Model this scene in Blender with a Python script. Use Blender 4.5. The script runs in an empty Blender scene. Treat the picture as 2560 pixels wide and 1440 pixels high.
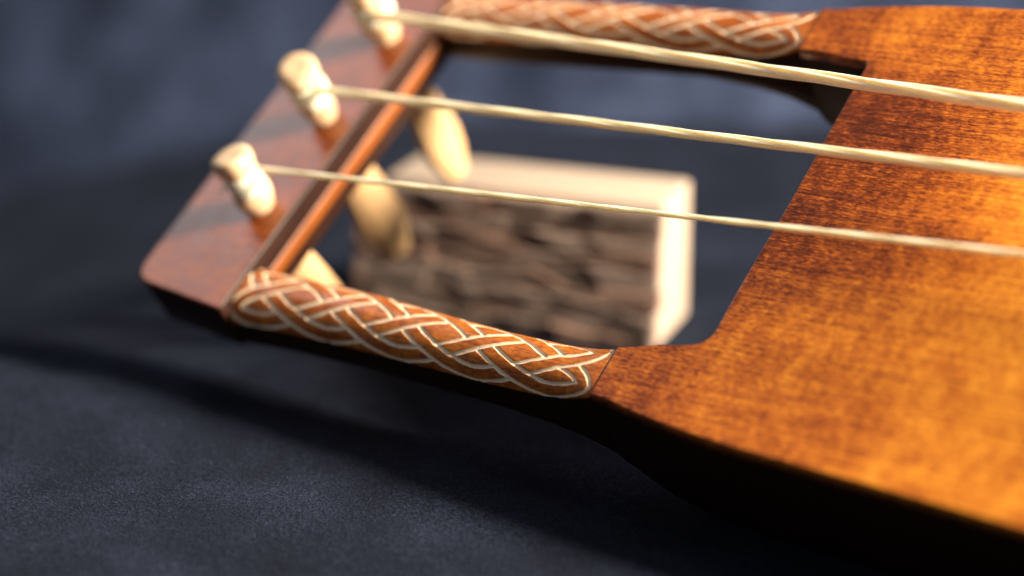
import bpy, bmesh, math, random
import numpy as np
from mathutils import Vector, Matrix, noise as mnoise

scene = bpy.context.scene
random.seed(7)
rng = np.random.default_rng(7)
COL = scene.collection

# ------------------------------------------------------------------ camera
PITCH = 19.0
CAM_H = 0.2757
cam_d = bpy.data.cameras.new('camera')
cam = bpy.data.objects.new('camera', cam_d)
COL.objects.link(cam)
cam.location = (0, 0, CAM_H)
cam.rotation_euler = (math.radians(90 - PITCH), 0, 0)
cam_d.sensor_width = 36.0
cam_d.lens = 73.876
cam_d.clip_start = 0.01
cam_d.clip_end = 50
cam_d.dof.use_dof = True
cam_d.dof.focus_distance = 0.655
cam_d.dof.aperture_fstop = 2.95
scene.camera = cam

# ------------------------------------------------------------------ light
world = bpy.data.worlds.new('World')
scene.world = world
world.use_nodes = True
wb = world.node_tree.nodes['Background']
wb.inputs['Color'].default_value = (0.86, 0.90, 1.0, 1)
wb.inputs['Strength'].default_value = 0.20

TARGET = Vector((0.02, 0.70, 0.05))

def area(name, direction, dist, size, energy, color, shape='DISK', size_y=None):
    d = bpy.data.lights.new(name, 'AREA')
    d.shape = shape
    d.size = size
    if size_y:
        d.size_y = size_y
    d.energy = energy
    d.color = color
    o = bpy.data.objects.new(name, d)
    COL.objects.link(o)
    v = Vector(direction).normalized()
    o.location = TARGET + v * dist
    o.rotation_euler = (-v).to_track_quat('-Z', 'Y').to_euler()
    return o

AZ, EL = math.radians(-22), math.radians(27)
KEY_DIR = (math.cos(EL) * math.cos(AZ), math.cos(EL) * math.sin(AZ), math.sin(EL))
area('key_lamp', KEY_DIR, 3.0, 0.62, 560.0, (1.0, 0.86, 0.68))
area('window_lamp', (-0.54, 0.53, 0.65), 1.5, 0.60, 5.0, (1.0, 0.92, 0.92), 'RECTANGLE', 0.45)

scene.view_settings.view_transform = 'Standard'
scene.view_settings.look = 'None'
scene.view_settings.exposure = 0.0
scene.view_settings.gamma = 1.0
scene.view_settings.use_curve_mapping = False
scene.render.resolution_x = 1024
scene.render.resolution_y = 576
scene.render.engine = 'CYCLES'

# ------------------------------------------------------------------ helpers
CM = 0.01

def tag(o, label=None, cat=None, group=None, kind=None):
    if label: o['label'] = label
    if cat: o['category'] = cat
    if group: o['group'] = group
    if kind: o['kind'] = kind
    return o

def empty(name, loc=(0, 0, 0)):
    o = bpy.data.objects.new(name, None)
    o.empty_display_size = 0.02
    COL.objects.link(o)
    o.location = loc
    return o

def link(name, me, mat, parent=None, smooth=True):
    o = bpy.data.objects.new(name, me)
    COL.objects.link(o)
    for m in (mat if isinstance(mat, (list, tuple)) else [mat]):
        me.materials.append(m)
    if parent is not None:
        o.parent = parent
    if smooth:
        me.polygons.foreach_set('use_smooth', [True] * len(me.polygons))
    me.update()
    return o

def mesh_np(name, V, F):
    """V (n,3) metres, F (m,4) or list of faces"""
    me = bpy.data.meshes.new(name)
    if isinstance(F, np.ndarray):
        n, m, k = len(V), len(F), F.shape[1]
        me.vertices.add(n)
        me.vertices.foreach_set('co', np.asarray(V, dtype=np.float32).ravel())
        me.loops.add(m * k)
        me.loops.foreach_set('vertex_index', F.astype(np.int32).ravel())
        me.polygons.add(m)
        me.polygons.foreach_set('loop_start', np.arange(0, m * k, k, dtype=np.int32))
        me.update(calc_edges=True)
        me.validate()
    else:
        me.from_pydata([tuple(v) for v in V], [], F)
    return me

def bm_mesh(name, bm):
    bmesh.ops.recalc_face_normals(bm, faces=bm.faces[:])
    me = bpy.data.meshes.new(name)
    bm.to_mesh(me)
    bm.free()
    return me

def grid_faces(nu, nv, closed_v=False):
    i = np.arange(nu - 1)[:, None]
    j = np.arange(nv if closed_v else nv - 1)[None, :]
    j2 = (j + 1) % nv
    a = i * nv + j
    b = i * nv + j2
    c = (i + 1) * nv + j2
    d = (i + 1) * nv + j
    return np.stack([a, b, c, d], -1).reshape(-1, 4)

def smoothstep(a, b, x):
    t = np.clip((x - a) / (b - a), 0, 1)
    return t * t * (3 - 2 * t)

# ------------------------------------------------------------------ materials
def new_mat(name):
    m = bpy.data.materials.new(name)
    m.use_nodes = True
    nt = m.node_tree
    return m, nt, nt.nodes['Principled BSDF']

class N:
    """small node builder"""
    def __init__(self, nt):
        self.nt = nt
    def node(self, t, **kw):
        n = self.nt.nodes.new(t)
        for k, v in kw.items():
            setattr(n, k, v)
        return n
    def lk(self, a, b):
        self.nt.links.new(a, b)
    def coord(self):
        return self.node('ShaderNodeTexCoord').outputs['Object']
    def scaled(self, src, s, off=(0, 0, 0)):
        m = self.node('ShaderNodeMapping')
        m.inputs['Scale'].default_value = s
        m.inputs['Location'].default_value = off
        self.lk(src, m.inputs['Vector'])
        return m.outputs['Vector']
    def noise(self, vec, scale=1.0, detail=3.0, rough=0.55, dist=0.0):
        n = self.node('ShaderNodeTexNoise')
        n.inputs['Scale'].default_value = scale
        n.inputs['Detail'].default_value = detail
        n.inputs['Roughness'].default_value = rough
        n.inputs['Distortion'].default_value = dist
        self.lk(vec, n.inputs['Vector'])
        return n.outputs['Fac']
    def math(self, op, a, b=0.0, c=None, clamp=False):
        n = self.node('ShaderNodeMath', operation=op)
        n.use_clamp = clamp
        for i, v in enumerate((a, b) if c is None else (a, b, c)):
            if isinstance(v, (int, float)):
                n.inputs[i].default_value = v
            else:
                self.lk(v, n.inputs[i])
        return n.outputs[0]
    def maprange(self, v, a, b, c=0.0, d=1.0, smooth=True):
        n = self.node('ShaderNodeMapRange')
        n.interpolation_type = 'SMOOTHSTEP' if smooth else 'LINEAR'
        self.lk(v, n.inputs['Value'])
        for k, x in zip(('From Min', 'From Max', 'To Min', 'To Max'), (a, b, c, d)):
            n.inputs[k].default_value = x
        return n.outputs['Result']
    def ramp(self, v, stops):
        n = self.node('ShaderNodeValToRGB')
        cr = n.color_ramp
        while len(cr.elements) < len(stops):
            cr.elements.new(0.5)
        for e, (p, c) in zip(cr.elements, stops):
            e.position = p
            e.color = (*c, 1)
        self.lk(v, n.inputs['Fac'])
        return n.outputs['Color']
    def bump(self, h, strength, dist):
        n = self.node('ShaderNodeBump')
        n.inputs['Strength'].default_value = strength
        n.inputs['Distance'].default_value = dist
        self.lk(h, n.inputs['Height'])
        return n.outputs['Normal']

def wood_lacquer(name, bias=0.0, burst=False, coat=0.35, rough=0.45, spread=1.0, crough=0.0):
    m, nt, b = new_mat(name)
    n = N(nt)
    co = n.coord()
    streak = n.noise(n.scaled(co, (24, 780, 300)), 1, 5, 0.70, 0.5)
    dash = n.noise(n.scaled(co, (420, 1500, 900), (3, 1, 2)), 1, 4, 0.7, 0.4)
    blot = n.noise(n.scaled(co, (230, 150, 150), (1.3, 0.2, 0.7)), 1, 3, 0.55, 0.5)
    figure = n.noise(n.scaled(co, (95, 38, 60), (5, 2, 1)), 1, 2, 0.5, 0.8)
    big = n.noise(n.scaled(co, (20, 26, 26), (2, 9, 4)), 1, 2, 0.5)
    v = n.math('MULTIPLY_ADD', n.math('SUBTRACT', streak, 0.5), 1.15 * spread, 0.53 + bias)
    v = n.math('MULTIPLY_ADD', n.math('SUBTRACT', dash, 0.5), 1.55 * spread, v)
    v = n.math('MULTIPLY_ADD', n.math('SUBTRACT', blot, 0.5), 0.6 * spread, v)
    v = n.math('MULTIPLY_ADD', n.math('SUBTRACT', figure, 0.5), 0.32 * spread, v)
    v = n.math('MULTIPLY_ADD', n.math('SUBTRACT', big, 0.5), 0.3 * spread, v)
    if burst:
        # hand rubbed dark stain around the hand hole and the shoulders, fading into the amber middle
        sep = n.node('ShaderNodeSeparateXYZ')
        n.lk(co, sep.inputs[0])
        wob = n.math('MULTIPLY_ADD', n.math('SUBTRACT', big, 0.5), 0.05, sep.outputs['X'])
        # stain lies deepest along the middle of the hole edge
        side = n.maprange(sep.outputs['Y'], 0.0, 0.045)
        far = n.maprange(sep.outputs['Y'], 0.095, 0.135)
        mid = n.math('MULTIPLY', side, n.math('SUBTRACT', 1.0, n.math('MULTIPLY', far, 0.95)))
        edge = n.math('SUBTRACT', 1.0, n.maprange(wob, 0.0, 0.085))
        sh = n.math('SUBTRACT', 1.0, n.maprange(wob, -0.022, 0.012))
        v = n.math('SUBTRACT', v, n.math('MULTIPLY', n.math('MULTIPLY', edge, mid), 0.34))
        v = n.math('SUBTRACT', v, n.math('MULTIPLY', sh, 0.14))
        v = n.math('ADD', v, n.math('MULTIPLY', n.maprange(wob, 0.02, 0.11), 0.22))
    col = n.ramp(v, [(0.0, (0.050, 0.0095, 0.0030)), (0.28, (0.150, 0.029, 0.0060)),
                     (0.55, (0.390, 0.098, 0.0120)), (0.82, (0.610, 0.205, 0.0180)), (1.0, (0.740, 0.300, 0.0300))])
    n.lk(col, b.inputs['Base Color'])
    b.inputs['Roughness'].default_value = rough
    b.inputs['Coat Weight'].default_value = coat
    n.lk(n.maprange(blot, 0.2, 0.8, 0.13 + crough, 0.22 + crough), b.inputs['Coat Roughness'])
    b.inputs['Coat IOR'].default_value = 1.5
    b.inputs['Specular IOR Level'].default_value = 0.12
    n.lk(n.bump(n.math('ADD', streak, dash), 0.10, 0.0006), b.inputs['Normal'])
    return m

def plain(name, c1, c2, scale=(200, 200, 200), rough=0.6, bump=0.15, dist=0.0006, detail=4, spec=0.3, sss=0.0):
    m, nt, b = new_mat(name)
    n = N(nt)
    f = n.noise(n.scaled(n.coord(), scale), 1, detail, 0.6, 0.3)
    n.lk(n.ramp(f, [(0.25, c1), (0.75, c2)]), b.inputs['Base Color'])
    b.inputs['Roughness'].default_value = rough
    b.inputs['Specular IOR Level'].default_value = spec
    if sss:
        b.inputs['Subsurface Weight'].default_value = 1.0
        b.inputs['Subsurface Radius'].default_value = (1.0, 0.82, 0.6)
        b.inputs['Subsurface Scale'].default_value = sss
    if bump:
        n.lk(n.bump(f, bump, dist), b.inputs['Normal'])
    return m

M_TOP = wood_lacquer('amber_stained_soundboard', 0.02, True)
M_ARM = wood_lacquer('red_brown_stained_arm', 0.02, False, spread=0.7)
M_SIDE = plain('dark_stained_shaded_side', (0.013, 0.0040, 0.0022), (0.032, 0.0095, 0.0042), (50, 600, 600), 0.45, 0.08, spec=0.2)  # dark side stain, deepened to paint in shade on faces turned from the key
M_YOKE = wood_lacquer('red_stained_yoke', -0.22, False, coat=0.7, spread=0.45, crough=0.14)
M_YOKE_FACE = plain('dark_yoke_face', (0.016, 0.0055, 0.0030), (0.034, 0.0110, 0.0055), (700, 60, 700), 0.4, 0.1)  # darker tone for the yoke face towards the hand hole
M_BEAD = plain('orange_yoke_bead', (0.16, 0.040, 0.005), (0.27, 0.075, 0.010), (60, 700, 700), 0.4, 0.1)  # brighter orange tone for the half round strip on that face
M_CARVE = plain('raw_carved_wood', (0.82, 0.60, 0.39), (0.93, 0.75, 0.54), (500, 900, 900), 0.8, 0.25, 0.0004)
M_PEG = plain('pale_peg_wood', (0.52, 0.35, 0.20), (0.74, 0.56, 0.36), (300, 300, 60), 0.55, 0.12, sss=0.002)
M_HANDLE = plain('tan_peg_handle_wood', (0.58, 0.35, 0.16), (0.74, 0.48, 0.25), (250, 250, 50), 0.5, 0.12)
M_STRING = plain('cream_horsehair', (0.82, 0.69, 0.47), (0.97, 0.89, 0.70), (160, 2600, 2600), 0.5, 0.4, 0.0006, 3, 0.4, 0.0028)
M_CORE = plain('pale_cut_pine', (0.34, 0.265, 0.20), (0.44, 0.355, 0.28), (60, 500, 500), 0.7, 0.1)
M_BARKB = plain('dark_bark_bed', (0.09, 0.062, 0.050), (0.20, 0.14, 0.115), (220, 220, 220), 0.9, 0.6, 0.003)
M_BARK = [plain('grey_brown_bark', (0.155, 0.108, 0.088), (0.25, 0.185, 0.155), (260, 260, 420), 0.85, 0.6, 0.002),
          plain('red_brown_bark', (0.155, 0.088, 0.064), (0.25, 0.16, 0.125), (260, 260, 420), 0.85, 0.6, 0.002),
          plain('dark_brown_bark', (0.11, 0.074, 0.060), (0.19, 0.14, 0.115), (260, 260, 420), 0.85, 0.6, 0.002)]

def cloth_mat(name, g):
    m, nt, b = new_mat(name)
    n = N(nt)
    co = n.coord()
    fuzz = n.noise(n.scaled(co, (1, 1, 1)), 1150, 3, 0.75)
    nap = n.noise(n.scaled(co, (1, 1, 1), (3, 5, 1)), 420, 3, 0.6, 0.4)
    wear = n.noise(n.scaled(co, (1, 1, 1), (8, 2, 1)), 26, 3, 0.55, 0.3)
    v = n.math('MULTIPLY_ADD', n.math('SUBTRACT', fuzz, 0.5), 1.7, 0.5)
    v = n.math('MULTIPLY_ADD', n.math('SUBTRACT', nap, 0.5), 0.5, v)
    v = n.math('MULTIPLY_ADD', n.math('SUBTRACT', wear, 0.5), 0.7, v)
    n.lk(n.ramp(v, [(0.08, (0.0021 * g, 0.0030 * g, 0.0068 * g)), (0.5, (0.0066 * g, 0.0092 * g, 0.0188 * g)), (0.95, (0.029 * g, 0.040 * g, 0.073 * g))]), b.inputs['Base Color'])
    b.inputs['Roughness'].default_value = 0.95
    b.inputs['Specular IOR Level'].default_value = 0.1
    b.inputs['Sheen Weight'].default_value = 0.012
    b.inputs['Sheen Roughness'].default_value = 0.32
    b.inputs['Sheen Tint'].default_value = (0.40, 0.58, 1.0, 1)
    h = n.math('ADD', fuzz, n.math('MULTIPLY', nap, 0.8))
    n.lk(n.bump(h, 0.9, 0.0014), b.inputs['Normal'])
    return m
M_CLOTH = cloth_mat('navy_black_felt', 1.0)
M_BACK = cloth_mat('slate_blue_felt', 3.1)

# ------------------------------------------------------------------ cloth (table surface running up into a backdrop)
def cloth_height(x, y):
    # the cloth drops a little behind the lyre and falls left into a hollow added to darken that side
    left = smoothstep(0.02, -0.10, x)
    hx = 0.5 * ((-0.03 - x) + np.sqrt((-0.03 - x) ** 2 + 0.0016))
    return -0.0225 * smoothstep(0.70, 0.80, y) * (1 - 0.6 * left) - 0.27 * hx * smoothstep(0.72, 0.98, y)

def undulate(X, Y, fx, fy, seed):
    und = np.zeros_like(X)
    for i in range(X.shape[0]):
        for j in range(X.shape[1]):
            p = Vector((X[i, j] * fx, Y[i, j] * fy, seed))
            und[i, j] = mnoise.noise(p) + 0.45 * mnoise.noise(p * 2.3)
    return und

def build_cloth():
    xs = np.linspace(-0.75, 0.75, 300)
    ys = np.linspace(0.30, 1.55, 270)
    X, Y = np.meshgrid(xs, ys, indexing='ij')
    Z = cloth_height(X, Y) + undulate(X, Y, 11, 9, 0.3) * 0.0018
    V = np.stack([X, Y, Z], -1).reshape(-1, 3)
    o = link('cloth', mesh_np('cloth', V, grid_faces(300, 270)[:, ::-1]), M_CLOTH)
    tag(o, 'dark navy felt cloth spread under the lyre and the log block', 'cloth', kind='structure')
    # hanging backdrop behind, slightly paler, in loose soft folds
    U, W = np.meshgrid(np.linspace(-0.95, 0.95, 220), np.linspace(0, 1, 90), indexing='ij')
    Zb = -0.16 + W * 0.95
    Yb = 1.125 + 0.42 * (Zb + 0.03) + 0.42 * 0.5 * ((-0.04 - U) + np.sqrt((-0.04 - U) ** 2 + 0.01)) + 0.016 * undulate(U, Zb, 7.5, 2.2, 4.0) + 0.02
    V = np.stack([U, Yb, Zb], -1).reshape(-1, 3)
    o = link('backdrop', mesh_np('backdrop', V, grid_faces(220, 90)), M_BACK)
    tag(o, 'slate blue cloth backdrop hanging in soft folds behind the lyre', 'backdrop', kind='structure')
build_cloth()

# ------------------------------------------------------------------ lyre frame
AXX = Vector((0.80961274, -0.5858766, 0.03571864))
AXY = Vector((0.47789032, 0.69327561, 0.53943468))
AXZ = Vector((-0.34080502, -0.4196636, 0.84126952))
LT = Vector((0.05756289, 0.5901326, 0.05451896))
lyre = empty('bowed_lyre')
lyre.matrix_world = Matrix(((AXX.x, AXY.x, AXZ.x, LT.x), (AXX.y, AXY.y, AXZ.y, LT.y), (AXX.z, AXY.z, AXZ.z, LT.z), (0, 0, 0, 1)))
tag(lyre, 'amber stained wooden bowed lyre with carved knotwork arms and three horsehair strings', 'lyre')
YC = 6.05                        # centre line of the instrument, cm

def thick(X):
    return np.interp(X, [-18, -12.5, -7, -5, -3.9, -3.1, -2.0, -0.8, 1.0, 5, 40], [2.1, 2.0, 2.1, 2.4, 2.75, 3.2, 4.0, 4.5, 4.7, 4.7, 4.7])

# ---- body outline (cm), counter-clockwise, near side first
near_pts = [(-2.73, -2.58), (-2.1, -2.66), (-1.27, -2.84), (0.3, -3.10), (2.19, -3.30), (4, -3.40), (6.08, -3.50), (9, -3.64),
            (11.6, -3.78), (16, -3.95), (20, -3.95), (24, -3.7), (27, -3.0), (29.5, -1.4), (31, 1.2), (31.6, 4)]
far_pts = [(x, 2 * YC - y) for x, y in reversed(near_pts)]
def fillet(cx, cy, r, a0, a1, k=7):
    return [(cx + r * math.cos(math.radians(a0 + (a1 - a0) * i / (k - 1))), cy + r * math.sin(math.radians(a0 + (a1 - a0) * i / (k - 1)))) for i in range(k)]
hole_far = [(-2.73, 12.68), (-2.2, 12.64), (-1.5, 12.57), (-0.9, 12.48)] + fillet(-0.2, 12.22, 0.2, 88, 0)
hole_near = fillet(-0.65, 0.62, 0.72, 0, -82) + [(-1.0, -0.2), (-1.5, -0.32), (-2.1, -0.52), (-2.73, -0.70)]
def resample(pts, step=0.25):
    P = np.array(pts)
    out = []
    # Catmull-Rom through the points
    for i in range(len(P) - 1):
        p0, p1, p2, p3 = P[max(i - 1, 0)], P[i], P[i + 1], P[min(i + 2, len(P) - 1)]
        k = max(1, int(np.linalg.norm(p2 - p1) / step))
        for t in np.arange(k) / k:
            out.append(0.5 * ((2 * p1) + (-p0 + p2) * t + (2 * p0 - 5 * p1 + 4 * p2 - p3) * t ** 2 + (-p0 + 3 * p1 - 3 * p2 + p3) * t ** 3))
    out.append(P[-1])
    return [tuple(v) for v in out]
outer = resample(near_pts, 0.4) + resample(far_pts, 0.4)[1:]
inner = resample(hole_far, 0.3) + resample([hole_far[-1], (0.02, 9), (0.06, 6), (0.03, 3), hole_near[0]], 0.5)[1:-1] + resample(hole_near, 0.3)
outline = outer + inner

def shrink(pts, d):
    P = np.array(pts)
    nx = np.roll(P, -1, 0) - np.roll(P, 1, 0)
    nx /= np.maximum(np.linalg.norm(nx, axis=1, keepdims=True), 1e-9)
    return P + np.stack([-nx[:, 1], nx[:, 0]], -1) * d

# soundboard: thin plate, softly rounded top edge
def slab_from_outline(levels, closed_bottom=True):
    """levels: list of (inset_cm, z_cm or function of X)"""
    bm = bmesh.new()
    rings = []
    for ins, z in levels:
        P = shrink(outline, ins)
        rings.append([bm.verts.new((p[0] * CM, p[1] * CM, (z(p[0]) if callable(z) else z) * CM)) for p in P])
    n = len(outline)
    for a, b in zip(rings[:-1], rings[1:]):
        for i in range(n):
            bm.faces.new((a[i], a[(i + 1) % n], b[(i + 1) % n], b[i]))
    bm.faces.new(rings[0])
    bm.faces.new(list(reversed(rings[-1])))
    bm.normal_update()
    bmesh.ops.triangulate(bm, faces=[f for f in bm.faces if len(f.verts) > 4])
    return bm
def flat_caps(me):
    for p in me.polygons:
        if len(p.vertices) == 3 and abs(p.normal.z) > 0.9:
            p.use_smooth = False

rd = 0.08
lv = [(rd * (1 - math.sin(a)) * 1.0, -rd * (1 - math.cos(a))) for a in np.radians([0, 22, 45, 68, 90])]
me = bm_mesh('soundboard', slab_from_outline(lv + [(0.0, -0.42)]))
sb = link('soundboard', me, M_TOP, lyre)
flat_caps(me)
me = bm_mesh('body', slab_from_outline([(0.0, -0.425), (0.0, lambda x: -(thick(x) - 0.35)), (0.12, lambda x: -(thick(x) - 0.1)), (0.4, lambda x: -thick(x))]))
body = link('body', me, M_SIDE, lyre)
me.set_sharp_from_angle(angle=math.radians(35))

# ---- arms with carved knotwork
E0, E4 = -16.78, -4.35
LAM = E4 - E0
NX, NT = 660, 124
X0, X1 = -18.02, -2.735

def arm_params(X):
    a = np.interp(X, [-18, -15.5, -12.5, -9, -7, -4.5, -2.75], [1.16, 1.12, 1.08, 1.00, 0.98, 0.97, 0.95])
    yc = np.interp(X, [-18, -15.5, -12.5, -9, -7, -4.5, -2.75], [-1.23, -1.22, -1.29, -1.47, -1.56, -1.61, -1.645])
    b = np.interp(X, [-18, -12.5, -7, -4.5, -3.4, -2.75], [0.72, 0.76, 0.76, 0.68, 0.44, 0.20])
    zt = np.interp(X, [-18, -12.5, -7, -4, -2.75], [-0.14, -0.04, -0.04, -0.05, -0.01])
    ex = np.interp(X, [-18, -5, -3.5, -2.75], [2.0, 2.0, 2.3, 3.0])
    return a, yc, b, zt, ex

HM = 1.28                         # nominal half arc in cm used for the pattern metric
AMP = 0.79 * HM
RW = 0.222                        # half width of a ribbon
LW = 0.068                        # half width of a cut line

def bez(p0, p1, p2, k=40):
    t = np.linspace(0, 1, k)[:, None]
    return (1 - t) ** 2 * np.array(p0) + 2 * t * (1 - t) * np.array(p1) + t ** 2 * np.array(p2)

def strands():
    S = []
    xs = np.linspace(E0, E4, 620)
    for i in range(4):
        ph = 2 * np.pi * ((xs - E0) / LAM + i / 4)
        tri = 2 / np.pi * np.arcsin(np.cos(ph))
        v = AMP * (0.78 * np.cos(ph) + 0.22 * tri)
        mid = np.stack([xs, v], -1)
        A = AMP
        L = {0: bez((E0, A), (E0 - 0.75, A), (E0 - 1.02, 0.72 * A)),
             1: bez((E0, 0), (E0 - 0.75, 0.22 * A), (E0 - 1.02, 0.72 * A)),
             2: bez((E0, -A), (E0 - 0.75, -A), (E0 - 1.02, -0.72 * A)),
             3: bez((E0, 0), (E0 - 0.75, -0.22 * A), (E0 - 1.02, -0.72 * A))}[i]
        Rr = {0: bez((E4, A), (E4 + 0.5, 1.0 * A), (E4 + 1.30, 0.86 * A)),
              3: bez((E4, 0), (E4 + 0.95, 0.24 * A), (E4 + 1.30, 0.86 * A)),
              2: bez((E4, -A), (E4 + 0.45, -1.0 * A), (E4 + 1.22, -0.80 * A)),
              1: bez((E4, 0), (E4 + 0.98, -0.16 * A), (E4 + 1.22, -0.80 * A))}[i]
        P = np.concatenate([L[::-1][:-1], mid, Rr[1:]])
        fam = np.concatenate([np.full(39, 0), np.sign(np.gradient(v)), np.full(39, 0)])
        fam[:39] = {0: 1, 1: -1, 2: -1, 3: 1}[i]
        fam[-39:] = {0: -1, 3: 1, 2: 1, 1: -1}[i]
        S.append((P, fam))
    return S

STR = strands()

def carve_field(XS, TT):
    """XS (nx,), TT (nx,nt) metric t in cm -> (line distance, inside flag)"""
    nx, nt = TT.shape
    out = np.full((nx, nt), 9.0)
    for c in range(nx):
        x = XS[c]
        t = TT[c]
        D, FM = [], []
        for P, fam in STR:
            k = np.abs(P[:, 0] - x) < 0.6
            if not k.any():
                D.append(np.full(nt, 9.0)); FM.append(np.zeros(nt)); continue
            d2 = (P[k, 0][None] - x) ** 2 + (P[k, 1][None] - t[:, None]) ** 2
            j = d2.argmin(1)
            D.append(np.sqrt(d2[np.arange(nt), j])); FM.append(fam[k][j])
        if x < E0:
            pairs = {0: 1, 1: 0, 2: 3, 3: 2}
        elif x > E4:
            pairs = {0: 3, 3: 0, 1: 2, 2: 1}
        else:
            pairs = {}
        rowmid = np.abs(t) < 0.36 * AMP
        if x > E4 - 0.8 and x > E4 or x < E0:
            rowmid = np.abs(t) < 0.60 * AMP
        for i in range(4):
            d, fi = D[i], FM[i]
            if i in pairs:
                fi = np.where(D[i] <= D[pairs[i]], FM[i], FM[pairs[i]])
                d = np.minimum(d, D[pairs[i]])
            line = np.abs(d - RW)
            hid = np.zeros(nt, bool)
            for j in range(4):
                if j == i or pairs.get(i) == j:
                    continue
                over = np.where(rowmid, FM[j] > 0, FM[j] < 0) & (FM[j] != fi)
                hid |= (D[j] < RW - LW * 0.2) & over
            line = np.where(hid, 9.0, line)
            out[c] = np.minimum(out[c], line)
    return out

def build_arm(mirror, label):
    XS = np.linspace(X0, X1, NX)
    a, yc, b, zt, ex = arm_params(XS)
    if mirror:
        yc = 2 * YC - yc
    th = np.linspace(0, math.pi, NT)
    c, s = np.cos(th), np.sin(th)
    Yl = np.sign(-c)[None] * np.abs(c)[None] ** (2 / ex[:, None]) * a[:, None]
    Zl = np.abs(s)[None] ** (2 / ex[:, None]) * b[:, None] - b[:, None] + zt[:, None]
    Ym = Yl + yc[:, None]
    seg = np.sqrt(np.diff(Yl, axis=1) ** 2 + np.diff(Zl, axis=1) ** 2)
    arc = np.concatenate([np.zeros((NX, 1)), np.cumsum(seg, 1)], 1)
    half = arc[:, -1:] / 2
    q = (arc - half) / half
    TT = q * HM
    # hand-cut wobble
    wob = np.zeros((NX, NT))
    for i in range(0, NX):
        for j in range(0, NT, 1):
            p = Vector((XS[i] * 2.6, TT[i, j] * 2.6, 4.0 if mirror else 1.0))
            wob[i, j] = mnoise.noise(p)
    F_ = carve_field(XS, TT + wob * 0.022)
    w = LW * (1 + 0.25 * wob)
    dep = np.where(F_ < w, 0.045 * (1 - (F_ / w) ** 2), 0.0)
    # normals in the section plane
    gy, gz = np.gradient(Yl, axis=1), np.gradient(Zl, axis=1)
    L = np.sqrt(gy ** 2 + gz ** 2) + 1e-9
    ny, nz = -gz / L, gy / L
    Yt, Zt = Ym - ny * dep, Zl - nz * dep
    # lower half: sides and rounded bottom
    T = thick(XS)
    zb = (zt - b)
    low = []
    for yy, kz, r in [(1.0, 0.33, 0), (1.0, 0.66, 0), (0.97, 0.88, 0), (0.82, 1.0, 0), (0.3, 1.0, 0), (-0.3, 1.0, 0), (-0.82, 1.0, 0), (-0.97, 0.88, 0), (-1.0, 0.66, 0), (-1.0, 0.33, 0)]:
        low.append((yc + yy * a, zb + (-T - zb) * kz))
    Yb = np.stack([l[0] for l in low], 1)
    Zb = np.stack([l[1] for l in low], 1)
    YY = np.concatenate([Yt, Yb], 1)
    ZZ = np.concatenate([Zt, Zb], 1)
    nv = YY.shape[1]
    V = np.stack([np.repeat(XS[:, None], nv, 1), YY, ZZ], -1).reshape(-1, 3) * CM
    F = grid_faces(NX, nv, True)
    mask = np.zeros((NX, nv))
    mask[:, :NT] = (F_ < w)
    fm = mask.reshape(-1)[F].mean(1) > 0.5
    def sub(Fs):
        u, inv = np.unique(Fs, return_inverse=True)
        return V[u], inv.reshape(Fs.shape)
    Vw, Fw = sub(F[~fm])
    me = mesh_np('arm', Vw, Fw)
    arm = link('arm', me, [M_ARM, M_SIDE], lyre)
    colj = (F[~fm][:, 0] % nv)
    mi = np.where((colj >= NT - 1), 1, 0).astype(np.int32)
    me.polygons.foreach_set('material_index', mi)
    Vc, Fc = sub(F[fm])
    car = link('carved_knotwork', mesh_np('carved_knotwork', Vc, Fc), M_CARVE, arm)
    car['label'] = 'pale carved interlaced ribbon knotwork cut into the stained arm'
    arm['label'] = label
    return arm
build_arm(False, 'rounded arm of the lyre with pale plaited ribbon carving')
build_arm(True, 'rounded arm of the lyre with pale plaited ribbon carving')

# ---- yoke
def rounded_poly(P, rads, k=8):
    out = []
    n = len(P)
    for i in range(n):
        p, a, b = Vector(P[i]), Vector(P[i - 1]), Vector(P[(i + 1) % n])
        r = rads[i]
        da, db = (a - p).normalized(), (b - p).normalized()
        p0, p1 = p + da * r, p + db * r
        for t in np.linspace(0, 1, k).tolist():
            out.append(((1 - t) ** 2 * p0 + 2 * t * (1 - t) * p + t * t * p1))
    return out
yp = rounded_poly([(-22.60, -2.0), (-18.02, -2.55), (-18.02, 2 * YC + 2.55), (-22.60, 2 * YC + 2.0)], [0.9, 0.18, 0.18, 0.9])
bm = bmesh.new()
YT = 2.06
def ring(ins, z):
    P = np.array([(p.x, p.y) for p in yp])
    nx = np.roll(P, -1, 0) - np.roll(P, 1, 0)
    nx /= np.maximum(np.linalg.norm(nx, axis=1, keepdims=True), 1e-9)
    P = P + np.stack([-nx[:, 1], nx[:, 0]], -1) * ins
    return [bm.verts.new((p[0] * CM, p[1] * CM, z * CM)) for p in P]
r_ = 0.09
rings = [ring(r_ * (1 - math.sin(t)), 0.05 - r_ * (1 - math.cos(t))) for t in np.radians([0, 22, 45, 68, 90])] + [ring(0, -YT + 0.2), ring(0.06, -YT + 0.05), ring(0.2, -YT)]
n = len(yp)
for A_, B_ in zip(rings[:-1], rings[1:]):
    for i in range(n):
        bm.faces.new((A_[i], A_[(i + 1) % n], B_[(i + 1) % n], B_[i]))
bm.faces.new(rings[0])
bm.faces.new(list(reversed(rings[-1])))
me = bm_mesh('yoke', bm)
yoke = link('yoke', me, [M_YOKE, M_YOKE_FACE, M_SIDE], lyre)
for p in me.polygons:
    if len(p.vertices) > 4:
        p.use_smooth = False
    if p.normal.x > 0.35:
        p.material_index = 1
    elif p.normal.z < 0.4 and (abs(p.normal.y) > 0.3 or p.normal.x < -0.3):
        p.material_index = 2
yoke['label'] = 'glossy red brown yoke bar holding the three pegs'
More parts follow.
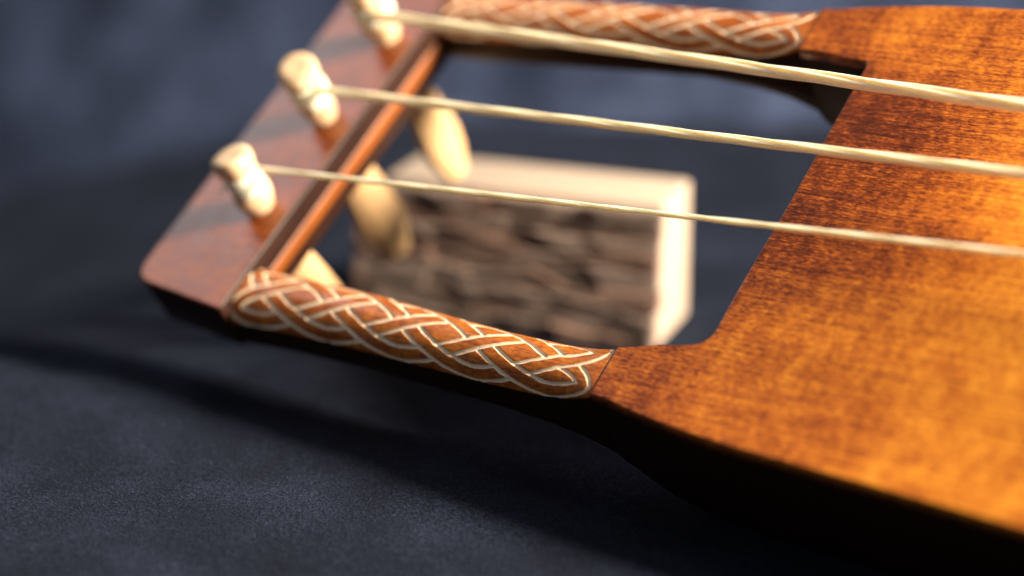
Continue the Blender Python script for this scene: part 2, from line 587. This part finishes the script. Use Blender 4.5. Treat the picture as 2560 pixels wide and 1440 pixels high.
# half round orange bead along the yoke face that looks into the hand hole
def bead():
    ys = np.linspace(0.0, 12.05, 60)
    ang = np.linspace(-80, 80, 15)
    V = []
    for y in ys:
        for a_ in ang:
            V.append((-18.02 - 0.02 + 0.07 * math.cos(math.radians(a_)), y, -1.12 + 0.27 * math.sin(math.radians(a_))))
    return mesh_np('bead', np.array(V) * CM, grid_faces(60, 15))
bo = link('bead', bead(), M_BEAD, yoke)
bo['label'] = 'lighter orange rounded strip along the inner yoke face'

# ---- lathe helper along local z
def lathe(bm, prof, cx, cy, seg=28, ell=1.0, rot=0.0, jit=0.0):
    rr = []
    for r, z in prof:
        ringv = []
        for i in range(seg):
            a_ = 2 * math.pi * i / seg
            x, y = r * math.cos(a_), r * math.sin(a_) * ell
            xr, yr = x * math.cos(rot) - y * math.sin(rot), x * math.sin(rot) + y * math.cos(rot)
            ringv.append(bm.verts.new(((cx + xr) * CM, (cy + yr) * CM, z * CM)))
        rr.append(ringv)
    for A_, B_ in zip(rr[:-1], rr[1:]):
        for i in range(seg):
            bm.faces.new((A_[i], A_[(i + 1) % seg], B_[(i + 1) % seg], B_[i]))
    bm.faces.new(list(reversed(rr[0])))
    bm.faces.new(rr[-1])

def tube_mesh(name, pts, rad, seg=10, lobes=0, lobe_d=0.0, pitch=1.0, r_end=None):
    P = np.array(pts, float)
    n = len(P)
    tang = np.gradient(P, axis=0)
    tang /= np.linalg.norm(tang, axis=1, keepdims=True)
    up = np.array([0.13, 0.21, 1.0])
    u = np.cross(tang, up)
    bad = np.linalg.norm(u, axis=1) < 1e-3
    u[bad] = (1, 0, 0)
    u /= np.linalg.norm(u, axis=1, keepdims=True)
    v = np.cross(tang, u)
    s = np.concatenate([[0], np.cumsum(np.linalg.norm(np.diff(P, axis=0), axis=1))])
    th = np.linspace(0, 2 * math.pi, seg, endpoint=False)
    rr = np.full((n, seg), rad) if np.isscalar(rad) else np.repeat(np.array(rad)[:, None], seg, 1)
    if lobes:
        ph = lobes * th[None] + 2 * math.pi * s[:, None] / pitch
        rr = rr * (1 + lobe_d * (np.abs(np.cos(ph / 2)) - 0.64))
    V = P[:, None] + rr[..., None] * (np.cos(th)[None, :, None] * u[:, None] + np.sin(th)[None, :, None] * v[:, None])
    F = grid_faces(n, seg, True)
    return mesh_np(name, V.reshape(-1, 3) * CM, F)

PEGS = [(-19.35, 10.95, 0.188), (-19.50, 6.60, 0.142), (-19.38, 2.08, 0.086)]
# string end points: attachment on the winding and where the string passes over the body
ENDS = [((-18.80, 10.42, 1.72), (7.17, 8.95, 2.4)), ((-18.95, 6.42, 1.72), (8.17, 6.32, 2.4)), ((-18.85, 2.38, 1.78), (9.27, 3.41, 2.4))]
HROT = [1.35, 1.05, 0.9]
for k, ((px, py, sr), (s0, s1)) in enumerate(zip(PEGS, ENDS)):
    bm = bmesh.new()
    sc = (1.10, 1.06, 1.12)[k]
    lathe(bm, [(r_p * (sc if z_p > 0 else 1), z_p * (0.89 if z_p > 0 else 1)) for r_p, z_p in
               [(0.40, -2.3), (0.42, -1.0), (0.46, 0.0), (0.50, 0.25), (0.58, 0.5), (0.62, 0.8), (0.60, 1.1), (0.50, 1.3), (0.46, 1.5), (0.46, 1.9), (0.52, 2.1),
                (0.62, 2.25), (0.65, 2.45), (0.655, 2.75), (0.64, 2.88), (0.59, 2.96), (0.45, 3.0), (0.2, 2.98)]], px, py, 36)
    for v in bm.verts:
        if v.co.z > 0:
            p_ = v.co * 170 + Vector((k * 9.0, 0, 0))
            d_ = Vector((v.co.x - px * CM, v.co.y - py * CM, 0))
            v.co += d_ * (0.13 * mnoise.noise(p_) + 0.06 * mnoise.noise(p_ * 2.7))
            if v.co.z > 0.0255:
                v.co.z += (d_.x * (0.16, -0.2, 0.1)[k] + d_.y * (0.1, 0.15, -0.22)[k])
    peg = link('tuning_peg', bm_mesh('tuning_peg', bm), M_PEG, lyre)
    # spade shaped handle below the yoke
    bm = bmesh.new()
    prof = [(0.42, -2.1), (0.52, -2.4), (0.72, -2.9), (0.84, -3.7), (0.95, -4.7), (1.0, -5.4), (0.90, -6.1), (0.68, -6.8), (0.50, -7.3), (0.30, -7.4)]
    lathe(bm, prof, px, py, 10, 0.55, HROT[k])
    hd = link('peg_handle', bm_mesh('peg_handle', bm), M_HANDLE, peg, smooth=False)
    # winding of string round the waist of the peg
    turns = (2.3, 3.1, 4.3)[k]
    tt = np.linspace(0, 1, 150)
    wr = max(sr * 0.9, 0.09)
    R0 = 0.50 + wr * 0.75
    ang0 = math.atan2(s0[1] - py, s0[0] - px)
    rise = min(2 * wr * 0.95, 0.24)
    pts = [(px + R0 * math.cos(ang0 - turns * 2 * math.pi * (1 - t)), py + R0 * math.sin(ang0 - turns * 2 * math.pi * (1 - t)), s0[2] - (1 - t) * rise * turns + 0.25 * rise) for t in tt]
    wm = tube_mesh('string_winding', pts, wr, 10)
    link('string_winding', wm, M_STRING, peg)
    # frayed tail of the knot sticking out to the yoke's outer side
    tl = []
    for j in range(5):
        a_ = ang0 + math.pi + 0.25 * (j - 2)
        base = Vector((px + 0.60 * math.cos(a_), py + 0.60 * math.sin(a_), s0[2] - 0.35))
        tip = base + Vector((0.42 * math.cos(a_) + rng.normal() * 0.06, 0.42 * math.sin(a_) + rng.normal() * 0.06, -0.15 + rng.normal() * 0.12))
        mid = (base + tip) / 2 + Vector((0, 0, 0.1))
        tl.append([tuple(base.lerp(mid, u).lerp(mid.lerp(tip, u), u)) for u in np.linspace(0, 1, 8).tolist()])
    bmt = bmesh.new()
    for pl in tl:
        tm = tube_mesh('x', pl, 0.035, 6)
        bmt.from_mesh(tm)
        bpy.data.meshes.remove(tm)
    link('knot_tail', bm_mesh('knot_tail', bmt), M_STRING, peg)
    # the string itself, running to the bridge beyond the picture
    A_, B_ = np.array(s0), np.array(s1)
    Xb = 22.0
    Bx = A_ + (B_ - A_) * (Xb - A_[0]) / (B_[0] - A_[0])
    L = np.linalg.norm(Bx - A_)
    nn = int(L / 0.045)
    t = np.linspace(0, 1, nn)[:, None]
    P = A_ + (Bx - A_) * t
    wv = np.array([mnoise.noise(Vector((x * 0.5, k * 7.0, 0))) for x in P[:, 0]])
    rad = sr * (1 + 0.03 * wv)
    P[:, 2] += 0.004 * np.array([mnoise.noise(Vector((x * 0.9, k * 3.0, 5))) for x in P[:, 0]])
    sm = tube_mesh('string', P, rad, 36, 5 if k < 2 else 4, 0.46 if k < 2 else 0.34, [-3.6, -2.8, -2.0][k])
    so = link('string', sm, M_STRING, lyre)
    so['label'] = ['thickest twisted horsehair string', 'medium twisted horsehair string', 'thinnest horsehair string'][k]
# bridge beyond the frame that carries the strings
bm = bmesh.new()
ybr = np.linspace(1.0, 11.0, 25)
vs = []
for x in (21.6, 22.3):
    top = [bm.verts.new((x * CM, y * CM, (2.35 - 0.012 * (y - 6) ** 2) * CM)) for y in ybr]
    bot = [bm.verts.new((x * CM, y * CM, (-0.05 + (0.7 * math.cos((y - 6) / 3.2 * math.pi / 2) if abs(y - 6) < 3.2 else 0)) * CM)) for y in ybr]
    vs.append((top, bot))
for i in range(24):
    bm.faces.new((vs[0][0][i], vs[0][0][i + 1], vs[0][1][i + 1], vs[0][1][i]))
    bm.faces.new((vs[1][0][i], vs[1][0][i + 1], vs[1][1][i + 1], vs[1][1][i]))
    bm.faces.new((vs[0][0][i], vs[0][0][i + 1], vs[1][0][i + 1], vs[1][0][i]))
    bm.faces.new((vs[0][1][i], vs[0][1][i + 1], vs[1][1][i + 1], vs[1][1][i]))
for i in (0, 24):
    bm.faces.new((vs[0][0][i], vs[1][0][i], vs[1][1][i], vs[0][1][i]))
link('bridge', bm_mesh('bridge', bm), M_PEG, lyre, smooth=False)

# ------------------------------------------------------------------ split log block with bark
FB = Vector((0.0589, 0.7916, -0.0221))
ED = Vector((0.35, 0.937, 0)).normalized()         # towards the back of the block
LD = Vector((-ED.y, ED.x, 0))                        # along the block, to its other end
BW, BD, BH = 0.120, 0.0415, 0.059
LEAN = 0.009                                         # the bark side swells out towards the foot
block = empty('split_log_block')
block.matrix_world = Matrix(((LD.x, ED.x, 0, FB.x), (LD.y, ED.y, 0, FB.y), (0, 0, 1, FB.z), (0, 0, 0, 1)))
tag(block, 'small split log block with rough bark face and pale cut ends behind the lyre', 'log block')
# core: rounded box
bm = bmesh.new()
bmesh.ops.create_cube(bm, size=1.0)
for v in bm.verts:
    v.co = Vector(((v.co.x + 0.5) * BW, (v.co.y + 0.5) * (BD - 0.004) + 0.004, (v.co.z + 0.5) * BH))
for v in bm.verts:
    if v.co.y < 0.01:
        v.co.y -= LEAN * (1 - v.co.z / BH)
bmesh.ops.bevel(bm, geom=bm.edges[:], offset=0.0016, segments=3, profile=0.5, affect='EDGES')
core = link('cut_wood_core', bm_mesh('cut_wood_core', bm), M_CORE, block)
# bark bed: wavy sheet on the front
nu, nvv = 120, 60
U, Vv = np.meshgrid(np.linspace(0.0006, BW + 0.012, nu), np.linspace(0.0, 1.0, nvv), indexing='ij')
topz = BH - 0.0045 - 0.004 * smoothstep(BW - 0.01, BW + 0.012, U)
Zb = Vv * topz
dz = np.array([[mnoise.fractal(Vector((U[i, j] * 130, Zb[i, j] * 210, 2)), 1.0, 2.0, 4) for j in range(nvv)] for i in range(nu)])
edge = np.minimum(np.minimum(U - 0.0006, BW + 0.012 - U), np.minimum(topz - Zb, 0.01)) / 0.004
Yb = 0.0035 - (0.0032 + 0.0010 * dz) * np.clip(edge, 0, 1) - LEAN * (1 - Zb / BH)
front = np.stack([U, Yb, Zb], -1).reshape(-1, 3)
back = np.stack([U, 0.0055 - LEAN * (1 - Zb / BH), Zb], -1).reshape(-1, 3)
V = np.concatenate([front, back])
F1 = grid_faces(nu, nvv)
F2 = F1[:, ::-1] + nu * nvv
idx = np.arange(nu * nvv).reshape(nu, nvv)
per = np.concatenate([idx[:, 0], idx[-1, 1:], idx[-2::-1, -1], idx[0, -2:0:-1]])
pn = np.roll(per, -1)
F3 = np.stack([per, per + nu * nvv, pn + nu * nvv, pn], -1)
bark = link('bark', mesh_np('bark', V, np.concatenate([F1, F2, F3])), M_BARKB, block)
# irregular flaky bark plates that tile the face, with cracks between them
nc, nr = 7, 9
UW = BW + 0.010
cor = {}
for r in range(nr + 1):
    for c in range(nc + 1):
        u = 0.0008 + (c + (0.45 if r % 2 else 0.0) * (0 < c < nc) + (rng.uniform(-0.36, 0.36) if 0 < c < nc else 0)) * UW / nc
        z = 0.0008 + (r + (rng.uniform(-0.36, 0.36) if 0 < r < nr else 0)) * (BH - 0.0035) / nr
        cor[r, c] = np.array([min(u, UW), z])
for r in range(nr):
    for c in range(nc):
        Q = [cor[r, c], cor[r, c + 1], cor[r + 1, c + 1], cor[r + 1, c]]
        cen = sum(Q) / 4
        poly = []
        for i in range(4):
            p, q = Q[i], Q[(i + 1) % 4]
            for t in (0.0, 0.36, 0.68):
                w_ = p + (q - p) * t
                jn = np.array([mnoise.noise(Vector((w_[0] * 420, w_[1] * 420, 1))), mnoise.noise(Vector((w_[0] * 420, w_[1] * 420, 9)))]) * 0.0011
                if t > 0:
                    w_ = w_ + jn
                w_ = np.array([max(w_[0], 0.0008), min(max(w_[1], 0.0006), BH - 0.0022)])
                poly.append(w_ - cen)
        shrinkf = 1.10 + rng.normal() * 0.05
        th0 = 0.0022 + 0.0010 * mnoise.noise(Vector((cen[0] * 70, cen[1] * 120, 3))) + rng.uniform(0, 0.0011)
        tu, tz = rng.normal() * 0.05, rng.normal() * 0.07 + 0.02
        bm = bmesh.new()
        rA, rB, rC = [], [], []
        for p in poly:
            rA.append(bm.verts.new((p[0] * shrinkf, 0.003, p[1] * shrinkf)))
            rB.append(bm.verts.new((p[0] * shrinkf, -th0 * 0.86 + p[0] * tu + p[1] * tz, p[1] * shrinkf)))
            rC.append(bm.verts.new((p[0] * 0.90, -th0 + p[0] * tu + p[1] * tz, p[1] * 0.90)))
        k_ = len(poly)
        for A_, B_ in ((rA, rB), (rB, rC)):
            for i in range(k_):
                bm.faces.new((A_[i], A_[(i + 1) % k_], B_[(i + 1) % k_], B_[i]))
        bm.faces.new(rC)
        bm.faces.new(list(reversed(rA)))
        tone = mnoise.noise(Vector((cen[0] * 60, cen[1] * 90, 21))) + rng.normal() * 0.25
        bp = link('bark_plate', bm_mesh('bark_plate', bm), M_BARK[0 if tone > 0.05 else (1 if tone > -0.22 else 2)], bark, smooth=False)
        zz = cen[1]
        bp.location = (cen[0], 0.0005 - LEAN * (1 - zz / BH), zz)
